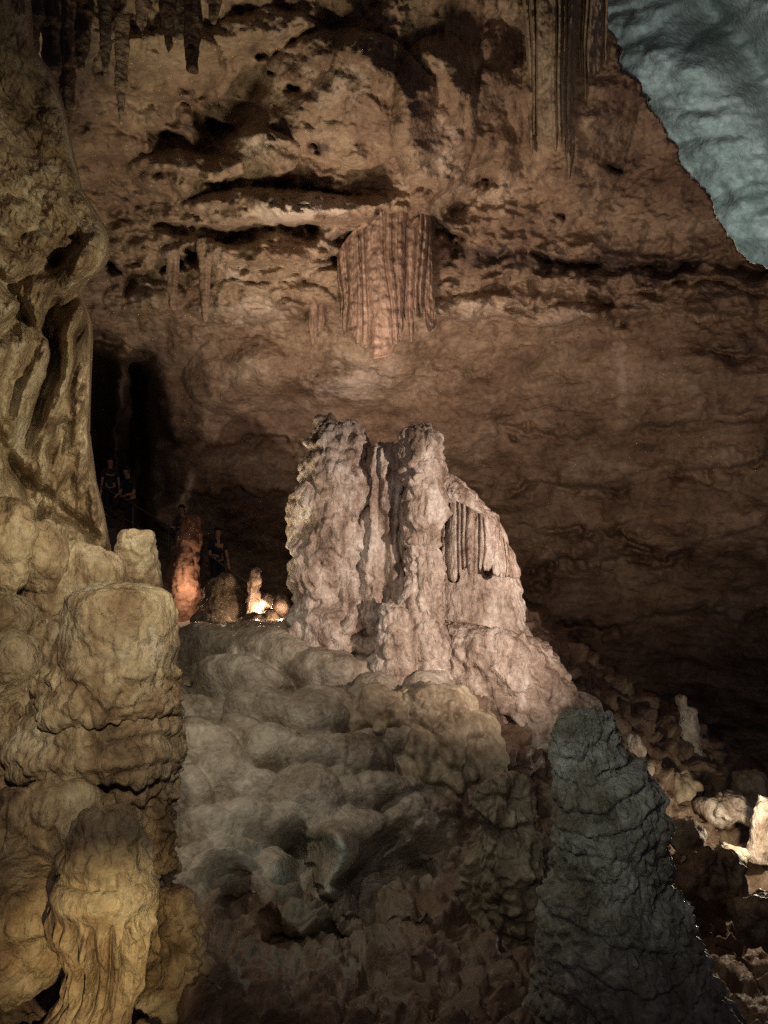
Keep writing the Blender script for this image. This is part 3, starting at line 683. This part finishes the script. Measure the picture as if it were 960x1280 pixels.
# ---------------------------------------------------------------- HANGING FORMATIONS
dr = thing('drapery', 'big pinkish fluted drapery hanging from the roof above the central cluster', 'drapery', P(480, 255, 19))
curtain('curtain', dr, [(421, 330, .6), (423, 314, .4), (434, 297, .1), (450, 280, -.1), (464, 263, -.2), (480, 253, -.3), (496, 250, -.3), (508, 252, -.2)],
        [(426, 402, .4), (433, 428, .2), (444, 440, 0), (456, 450, -.25), (470, 455, -.4), (484, 452, -.35), (496, 436, -.2), (504, 420, -.1)], 'drape', 19.2, .36, 7, 500, .13)
curtain('curtain', dr, [(494, 252, .1), (508, 250, 0), (524, 252, .1), (534, 262, .4), (538, 285, .7)],
        [(502, 405, .2), (512, 430, .1), (524, 412, .15), (536, 428, .3), (547, 412, .7)], 'drape', 19.3, .34, 5, 505, .16)
dr2 = thing('drapery', 'long dull brown curtain of stalactites hanging from the roof at upper right', 'drapery', P(710, -20, 17.4))
curtain('curtain', dr2, [(650, -60, -1.2), (675, -60, -1.7), (702, -60, -1.8), (726, -60, -1.3)], [(664, 225, 1.4), (676, 246, 1.0), (698, 258, .9), (717, 240, 1.3)], 'dull', 17.3, .42, 6, 520, .26)
curtain('curtain', dr2, [(706, -60, -1.4), (735, -60, -1.7), (764, -60, -1.1)], [(716, 150, 1.0), (736, 192, .7), (754, 170, 1.2)], 'dull', 17.5, .4, 6, 525, .42)
ths = 'stalactites hanging from the roof'
for i, (lab, x, y0, y1, w, d, mat) in enumerate([
        ('dark pointed stalactite, longest of the pair at the top left of centre', 240, -50, 90, 9, 13.6, 'mud'),
        ('shorter stalactite hanging left of the long dark pointed one', 210, -50, 66, 6, 13.7, 'mud'),
        ('thin stalactite close behind the long dark pointed one', 226, -50, 48, 6, 13.9, 'dirty'),
        ('thin brown stalactite hanging below the dark roof cluster at top left', 152, 20, 155, 5, 14.2, 'wall'),
        ('short brown stalactite left of the thin brown one near the top left cluster', 132, -30, 96, 6, 13.4, 'dirty'),
        ('stubby stalactite between the thin brown one and the short one by the dark pair', 178, -50, 44, 7, 13.6, 'wall'),
        ('short pale stalactite hanging right of the long dark pointed one', 268, -50, 30, 6, 13.9, 'wall'),
        ('long rough stalactite against the ledges left of the big drapery', 257, 300, 402, 7, 19.6, 'wall'),
        ('shorter rough stalactite beside the long one on the ledges', 216, 312, 388, 6, 19.8, 'wall'),
        ('short stalactite just right of the long rough one', 272, 305, 350, 5, 19.7, 'wall'),
        ('small reddish stalactite just left of the big drapery', 391, 372, 432, 5, 20.3, 'drape'),
        ('thin reddish stalactite tucked against the big drapery', 400, 375, 415, 4, 20.4, 'drape')]):
    rows = [(y0, x-w*1.5, x+w*1.5), (y0+(y1-y0)*.3, x-w*1.1, x+w*1.1), (y0+(y1-y0)*.7, x-w*.75, x+w*.75), (y1-8, x-w*.4, x+w*.4), (y1, x-.6, x+.6)]
    o = formation('stalactite', rows, d, M[mat], mixd(d_scales(.12, .03, 540+i*3, .03, .07)), flat=.9, base_loc=P(x, y0, d), nt=30)
    tag(o, lab, 'stalactite', ths)
# dark fringe of stalactites at the top left
gl = 'dark fringe of stalactites in the top left corner'
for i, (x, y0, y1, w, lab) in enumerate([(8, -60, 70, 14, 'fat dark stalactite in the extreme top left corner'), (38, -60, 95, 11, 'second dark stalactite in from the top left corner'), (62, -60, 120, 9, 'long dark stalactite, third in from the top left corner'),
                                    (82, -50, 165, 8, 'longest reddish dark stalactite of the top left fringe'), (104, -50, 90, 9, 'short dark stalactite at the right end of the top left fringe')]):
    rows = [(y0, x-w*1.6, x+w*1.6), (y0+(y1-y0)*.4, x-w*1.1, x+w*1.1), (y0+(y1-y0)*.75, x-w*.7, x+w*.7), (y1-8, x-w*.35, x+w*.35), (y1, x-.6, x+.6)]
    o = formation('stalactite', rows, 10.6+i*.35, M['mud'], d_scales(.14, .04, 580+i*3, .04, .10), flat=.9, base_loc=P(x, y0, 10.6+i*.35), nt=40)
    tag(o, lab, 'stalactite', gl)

# ---------------------------------------------------------------- PATH, HANDRAIL, VISITORS
def tube(pts, r, n=8):
    pts = [Vector(p) for p in pts]; V = []; Fs = []
    for i, p in enumerate(pts):
        a = (pts[min(i+1, len(pts)-1)]-pts[max(i-1, 0)]).normalized()
        u = a.cross(Vector((0, 0, 1)))
        if u.length < .05: u = a.cross(Vector((0, 1, 0)))
        u.normalize(); w = a.cross(u)
        for k in range(n):
            t = 2*math.pi*k/n; V.append(p+(u*math.cos(t)+w*math.sin(t))*r)
    for i in range(len(pts)-1):
        for k in range(n):
            Fs.append((i*n+k, i*n+(k+1) % n, (i+1)*n+(k+1) % n, (i+1)*n+k))
    Fs.append(tuple(range(n))[::-1]); Fs.append(tuple((len(pts)-1)*n+k for k in range(n)))
    return [tuple(v) for v in V], Fs
rail_px = [(96, 590, 22.4), (120, 604, 22), (166, 630, 21.4), (211, 658, 20.8), (247, 684, 20.2), (289, 714, 19.6), (345, 752, 18.9)]
top_pts = [Vector(P(*p)) for p in rail_px]
m_steel = plain('rail_steel', (.12, .11, .09), .5, .6)
rl = thing('handrail', 'thin metal handrail running down beside the visitors on the dark path', 'handrail', tuple(top_pts[3]-Vector((0, 0, 1.0))))
for dz in (0, -.52):
    v, f = tube([p+Vector((0, 0, dz)) for p in top_pts], .022); mesh_obj('rail', v, f, m_steel, rl, rl.location)
for p in top_pts:
    v, f = tube([p, p+Vector((0, 0, -1.02))], .025); mesh_obj('post', v, f, m_steel, rl, rl.location)
# path: a flight of shallow steps behind the rail
V = []; Fs = []
def path_z(i): return top_pts[i].z-1.0
nst = 26
for k in range(nst):
    t0 = k/nst*(len(top_pts)-1); i = int(t0); fr = t0-i
    t1 = (k+1)/nst*(len(top_pts)-1); j = min(int(t1), len(top_pts)-2); fr1 = t1-j
    a = top_pts[i].lerp(top_pts[i+1], fr); b = top_pts[j].lerp(top_pts[j+1], fr1)
    z = a.z-1.0
    s = len(V)
    for (q) in (a, b):
        for dy in (-.25, 1.9):
            V.append((q.x, q.y+dy, z)); V.append((q.x, q.y+dy, z-1.2))
    Fs += [(s, s+4, s+6, s+2), (s, s+1, s+5, s+4), (s+4, s+5, s+7, s+6), (s+2, s+6, s+7, s+3), (s, s+2, s+3, s+1)]
tag(mesh_obj('path', V, Fs, M['path'], smooth=False), kind='structure')

skin_m = plain('skin', (.45, .27, .19), .55); hair_m = plain('dark_hair', (.02, .015, .012), .6)
def skinned(name, verts, edges, mat, parent, sub=2, root=0):
    me = bpy.data.meshes.new(name); me.from_pydata([v[0] for v in verts], edges, []); me.update()
    o = bpy.data.objects.new(name, me); C.objects.link(o); o.parent = parent
    o.modifiers.new('skin', 'SKIN'); sl = me.skin_vertices[0].data
    for i, v in enumerate(verts):
        r = v[1]; sl[i].radius = (r, r) if not isinstance(r, tuple) else r
        sl[i].use_root = (i == root)
    m = o.modifiers.new('sub', 'SUBSURF'); m.levels = sub; m.render_levels = sub
    me.materials.append(mat)
    for p in me.polygons: p.use_smooth = True
    return o
def ell(name, c, r, mat, parent, n=14, cut=None):
    V = []; Fs = []
    for i in range(n+1):
        a = math.pi*i/n
        for k in range(2*n):
            b = 2*math.pi*k/(2*n)
            V.append((c[0]+r[0]*math.sin(a)*math.cos(b), c[1]+r[1]*math.sin(a)*math.sin(b), c[2]+r[2]*math.cos(a)))
    for i in range(n):
        for k in range(2*n):
            q = (i*2*n+k, (i+1)*2*n+k, (i+1)*2*n+(k+1) % (2*n), i*2*n+(k+1) % (2*n))
            if cut is None or all(cut(V[j]) for j in q): Fs.append(q)
    me = bpy.data.meshes.new(name); me.from_pydata(V, [], Fs); me.update()
    for p in me.polygons: p.use_smooth = True
    me.materials.append(mat)
    o = bpy.data.objects.new(name, me); C.objects.link(o); o.parent = parent
    return o
def person(label, base, rz, hands, shirt, trousers, h=1.72, lean=0.0, look=0.0, long_hair=False):
    """faces local -Y; hands = two local targets"""
    t = thing('person', label, 'person', base, 'visitors on the path'); t.rotation_euler = (0, 0, rz)
    s = h/1.72
    sm = plain('shirt', shirt, .8); tm = plain('trousers', trousers, .85)
    hip = (0, 0, .93*s); wa = (0, -.01-lean*.2, 1.08*s); ch = (0, -.02-lean*.6, 1.27*s); nk = (0, -.02-lean*.9, 1.46*s); hd0 = (0, -.04-lean*1.0, 1.55*s); hd = (0, -.05-lean*1.1, 1.63*s); tp = (0, -.045-lean*1.1, 1.68*s)
    bv = [(hip, .13*s), (wa, .12*s), (ch, (.15*s, .11*s)), (nk, .052*s), (hd0, .075*s), (hd, .088*s), (tp, .06*s)]; be = [(0, 1), (1, 2), (2, 3), (3, 4), (4, 5), (5, 6)]
    sv = [((0, 0, .90*s), .15*s), (wa, .135*s), (ch, (.175*s, .125*s)), ((0, nk[1], 1.41*s), .07*s)]; se = [(0, 1), (1, 2), (2, 3)]
    tv = [((0, 0, .97*s), .14*s)]; te = []
    for sgn, hn in zip((-1, 1), hands):
        sh = (sgn*.17*s, ch[1], 1.38*s)
        H = Vector(hn); S = Vector(sh); mid = (H+S)/2; l = (H-S).length; a = .29*s
        drop = math.sqrt(max(a*a-(l/2)**2, .0004)); el = mid+Vector((sgn*.35, .25, -.9)).normalized()*drop
        k = len(bv); fore = (H-el).normalized(); wr = H-fore*.03
        bv += [(sh, .055*s), (tuple(el), .042*s), (tuple(wr), .028*s), (tuple(H+fore*.05), .036*s)]
        be += [(2, k), (k, k+1), (k+1, k+2), (k+2, k+3)]
        side = Vector((sgn, 0, 0))
        for q in range(4):        # fingers
            b0 = H+fore*.09+side*(.026-.017*q)*s; b1 = b0+fore*.035+Vector((0, 0, -.012)); b2 = b1+fore*.018+Vector((0, 0, -.028))
            kk = len(bv); bv += [(tuple(b0), .010), (tuple(b1), .009), (tuple(b2), .008)]; be += [(k+3, kk), (kk, kk+1), (kk+1, kk+2)]
        kk = len(bv); b0 = H+fore*.03-side*.035; b1 = b0+fore*.03-side*.015
        bv += [(tuple(b0), .012), (tuple(b1), .010)]; be += [(k+3, kk), (kk, kk+1)]
        k = len(sv); sv += [((sh[0], sh[1], sh[2]), .078*s), (tuple(S.lerp(el, .75)), .066*s)]; se += [(2, k), (k, k+1)]
        lx = sgn*.095*s; k = len(bv)
        bv += [((lx, .0, .86*s), .09*s), ((lx*1.1, -.02, .49*s), .062*s), ((lx*1.15, .02, .10*s), .042*s), ((lx*1.2, -.12, .03), .035)]
        be += [(0, k), (k, k+1), (k+1, k+2), (k+2, k+3)]
        k = len(tv); tv += [((lx, .0, .86*s), .105*s), ((lx*1.1, -.02, .49*s), .08*s), ((lx*1.15, .02, .10*s), .065*s)]; te += [(0, k), (k, k+1), (k+1, k+2)]
    skinned('body', bv, be, skin_m, t)
    skinned('shirt', sv, se, sm, t, 2, 1); skinned('trousers', tv, te, tm, t)
    for sgn in (-1, 1):
        ell('shoe', (sgn*.115*s, -.07, .045), (.05, .14, .05), hair_m, t)
    hc = (hd[0], hd[1]+.012, hd[2]+.018)
    ell('hair', hc, (.098*s, .108*s, .112*s), hair_m, t, 16, lambda v: v[1] > hc[1]-.045 or v[2] > hc[2]+.045)
    if long_hair: ell('ponytail', (hc[0], hc[1]+.09, hc[2]-.1), (.04, .04, .14), hair_m, t)
    # face: nose, eyes, mouth, ears
    ell('nose', (hd[0], hd[1]-.088*s, hd[2]-.015), (.013, .02, .024), skin_m, t, 6)
    for sgn in (-1, 1):
        ell('eye', (hd[0]+sgn*.032, hd[1]-.078*s, hd[2]+.012), (.012, .008, .007), hair_m, t, 6)
        ell('ear', (hd[0]+sgn*.088*s, hd[1]+.01, hd[2]-.005), (.01, .02, .03), skin_m, t, 6)
    ell('mouth', (hd[0], hd[1]-.083*s, hd[2]-.05), (.022, .006, .006), plain('lips', (.3, .12, .1)), t, 6)
    return t
def on_path(px, back=.45):
    xs = [p[0] for p in rail_px]
    py = np.interp(px, xs, [p[1] for p in rail_px]); d = np.interp(px, xs, [p[2] for p in rail_px])
    x, y, z = P(px, py, d)
    # tread height of the step under that point
    u = np.interp(px, xs, range(len(xs))); k = int(u/(len(xs)-1)*nst); u0 = k/nst*(len(xs)-1); i = int(u0)
    zz = top_pts[i].lerp(top_pts[min(i+1, len(top_pts)-1)], u0-i).z-1.0
    return (x, y+back, zz)
person('visitor in a dark t-shirt leaning on the handrail at the mouth of the passage', on_path(158, .40), R(-25), ((-.12, -.40, 1.02), (.22, -.36, 1.03)), (.02, .02, .028), (.02, .02, .03), 1.76, .12)
person('visitor half hidden at the left by the folded column, dark clothes', on_path(127, .7), R(20), ((-.25, -.1, .80), (.25, -.1, .80)), (.03, .02, .03), (.02, .02, .025), 1.7)
person('visitor in grey and black half hidden behind the reddish stalagmite', on_path(224, .45), R(-15), ((-.15, -.3, 1.08), (.15, -.3, 1.08)), (.05, .055, .06), (.02, .02, .025), 1.66, .05, long_hair=True)
person('visitor in a dark shirt walking down the path, furthest right', on_path(267, .45), R(35), ((-.2, -.28, 1.02), (.25, -.1, .82)), (.02, .022, .04), (.02, .02, .03), 1.7)

# ---------------------------------------------------------------- LIGHTS (cave floodlights and added fill lamps), dim air
def spot(name, p, target, power, col, size=70, blend=.8, r=.15):
    l = bpy.data.lights.new(name, 'SPOT'); l.energy = power; l.color = col; l.spot_size = R(size); l.spot_blend = blend; l.shadow_soft_size = r
    o = bpy.data.objects.new(name, l); C.objects.link(o); o.location = p
    o.rotation_euler = (Vector(target)-Vector(p)).to_track_quat('-Z', 'Y').to_euler(); return o
def point(name, p, power, col, r=.05):
    l = bpy.data.lights.new(name, 'POINT'); l.energy = power; l.color = col; l.shadow_soft_size = r
    o = bpy.data.objects.new(name, l); C.objects.link(o); o.location = p; return o
warm = (1, .70, .46); pink = (1, .71, .60)
spot('flood_and_fill', P(455, 600, 14.5), P(470, 330, 20), 1500, pink, 110, 1, .3)        # behind the central cluster, up at the wall
spot('flood_and_fill', P(225, 790, 11.5), P(340, 130, 17.2), 1800, (1, .83, .55), 88, 1, 1.0)   # the roof
spot('flood_and_fill', (3.2, 8.0, .5), P(740, 450, 21), 1900, (1, .72, .57), 76, 1, .5)     # right part of the wall
spot('flood_and_fill', (4.5, 5.0, .8), P(560, 710, 12), 3300, (1, .79, .66), 44, .8, .06)  # onto the central cluster
spot('flood_and_fill', (-1.0, 5.5, 3.6), P(500, 700, 12), 260, (1, .78, .7), 40, 1, .3)  # added fill lamp, softens the dark split in the cluster
spot('flood_and_fill', (2.4, 3.5, 1.8), P(60, 470, 8.5), 1500, (1, .84, .58), 50, 1, .15)   # the folded column
spot('flood_and_fill', (-.2, .6, 2.9), P(70, 760, 7.0), 1050, (1, .85, .61), 42, 1, .08)   # cap and boulders
spot('flood_and_fill', (.1, .4, .7), P(122, 1200, 4.6), 900, (1, .76, .40), 18, 1, .05)
spot('flood_and_fill', (-2.9, 8.6, 4.0), P(400, 980, 10), 310, (1, .89, .70), 100, 1, .07)
spot('flood_and_fill', (-.9, 4.6, 4.6), P(345, 1020, 9.5), 210, (1, .89, .74), 66, 1, .07)  # added frontal fill over the slope
spot('flood_and_fill', (-1.2, .8, 3.0), P(748, 925, 6.6), 400, (.92, 1, .84), 28, 1, .08)
spot('flood_and_fill', (-.2, .8, 3.4), P(400, 1150, 6.8), 120, (1, .84, .68), 80, 1, .2)  # added fill lamp to lift the dim foreground
point('flood_and_fill', P(420, 1085, 7.5), 2.5, (.45, .9, .8), .4)
spot('flood_and_fill', P(1060, 330, 22), P(900, 160, 36), 5200, (.82, .94, .94), 110, 1, 1.5)
point('flood_and_fill', P(241, 735, 17.38), 24, (1, .66, .42), .03); point('flood_and_fill', P(322, 762, 15.7), 30, (1, .66, .42), .04); point('flood_and_fill', P(350, 772, 14.85), 14, (1, .62, .4), .04); point('flood_and_fill', P(955, 1030, 11.1), 90, (1, .85, .62))

w = bpy.data.worlds.new('World'); bpy.context.scene.world = w; w.use_nodes = True
bg = w.node_tree.nodes['Background']; bg.inputs[0].default_value = (.5, .40, .56, 1); bg.inputs[1].default_value = .05

cam = bpy.data.cameras.new('camera'); co = bpy.data.objects.new('camera', cam); C.objects.link(co)
co.location = (0, 0, CZ); co.rotation_euler = (R(90), 0, 0)
cam.sensor_fit = 'VERTICAL'; cam.sensor_height = 24; cam.lens = 24*F/1280; cam.clip_end = 300
sc = bpy.context.scene; sc.camera = co
sc.view_settings.view_transform = 'Standard'; sc.view_settings.look = 'None'; sc.view_settings.exposure = 0; sc.view_settings.gamma = 1
sc.cycles.use_denoising = False   # the sensor grain of a dim cave photograph
sc.cycles.max_bounces = 4; sc.cycles.diffuse_bounces = 2
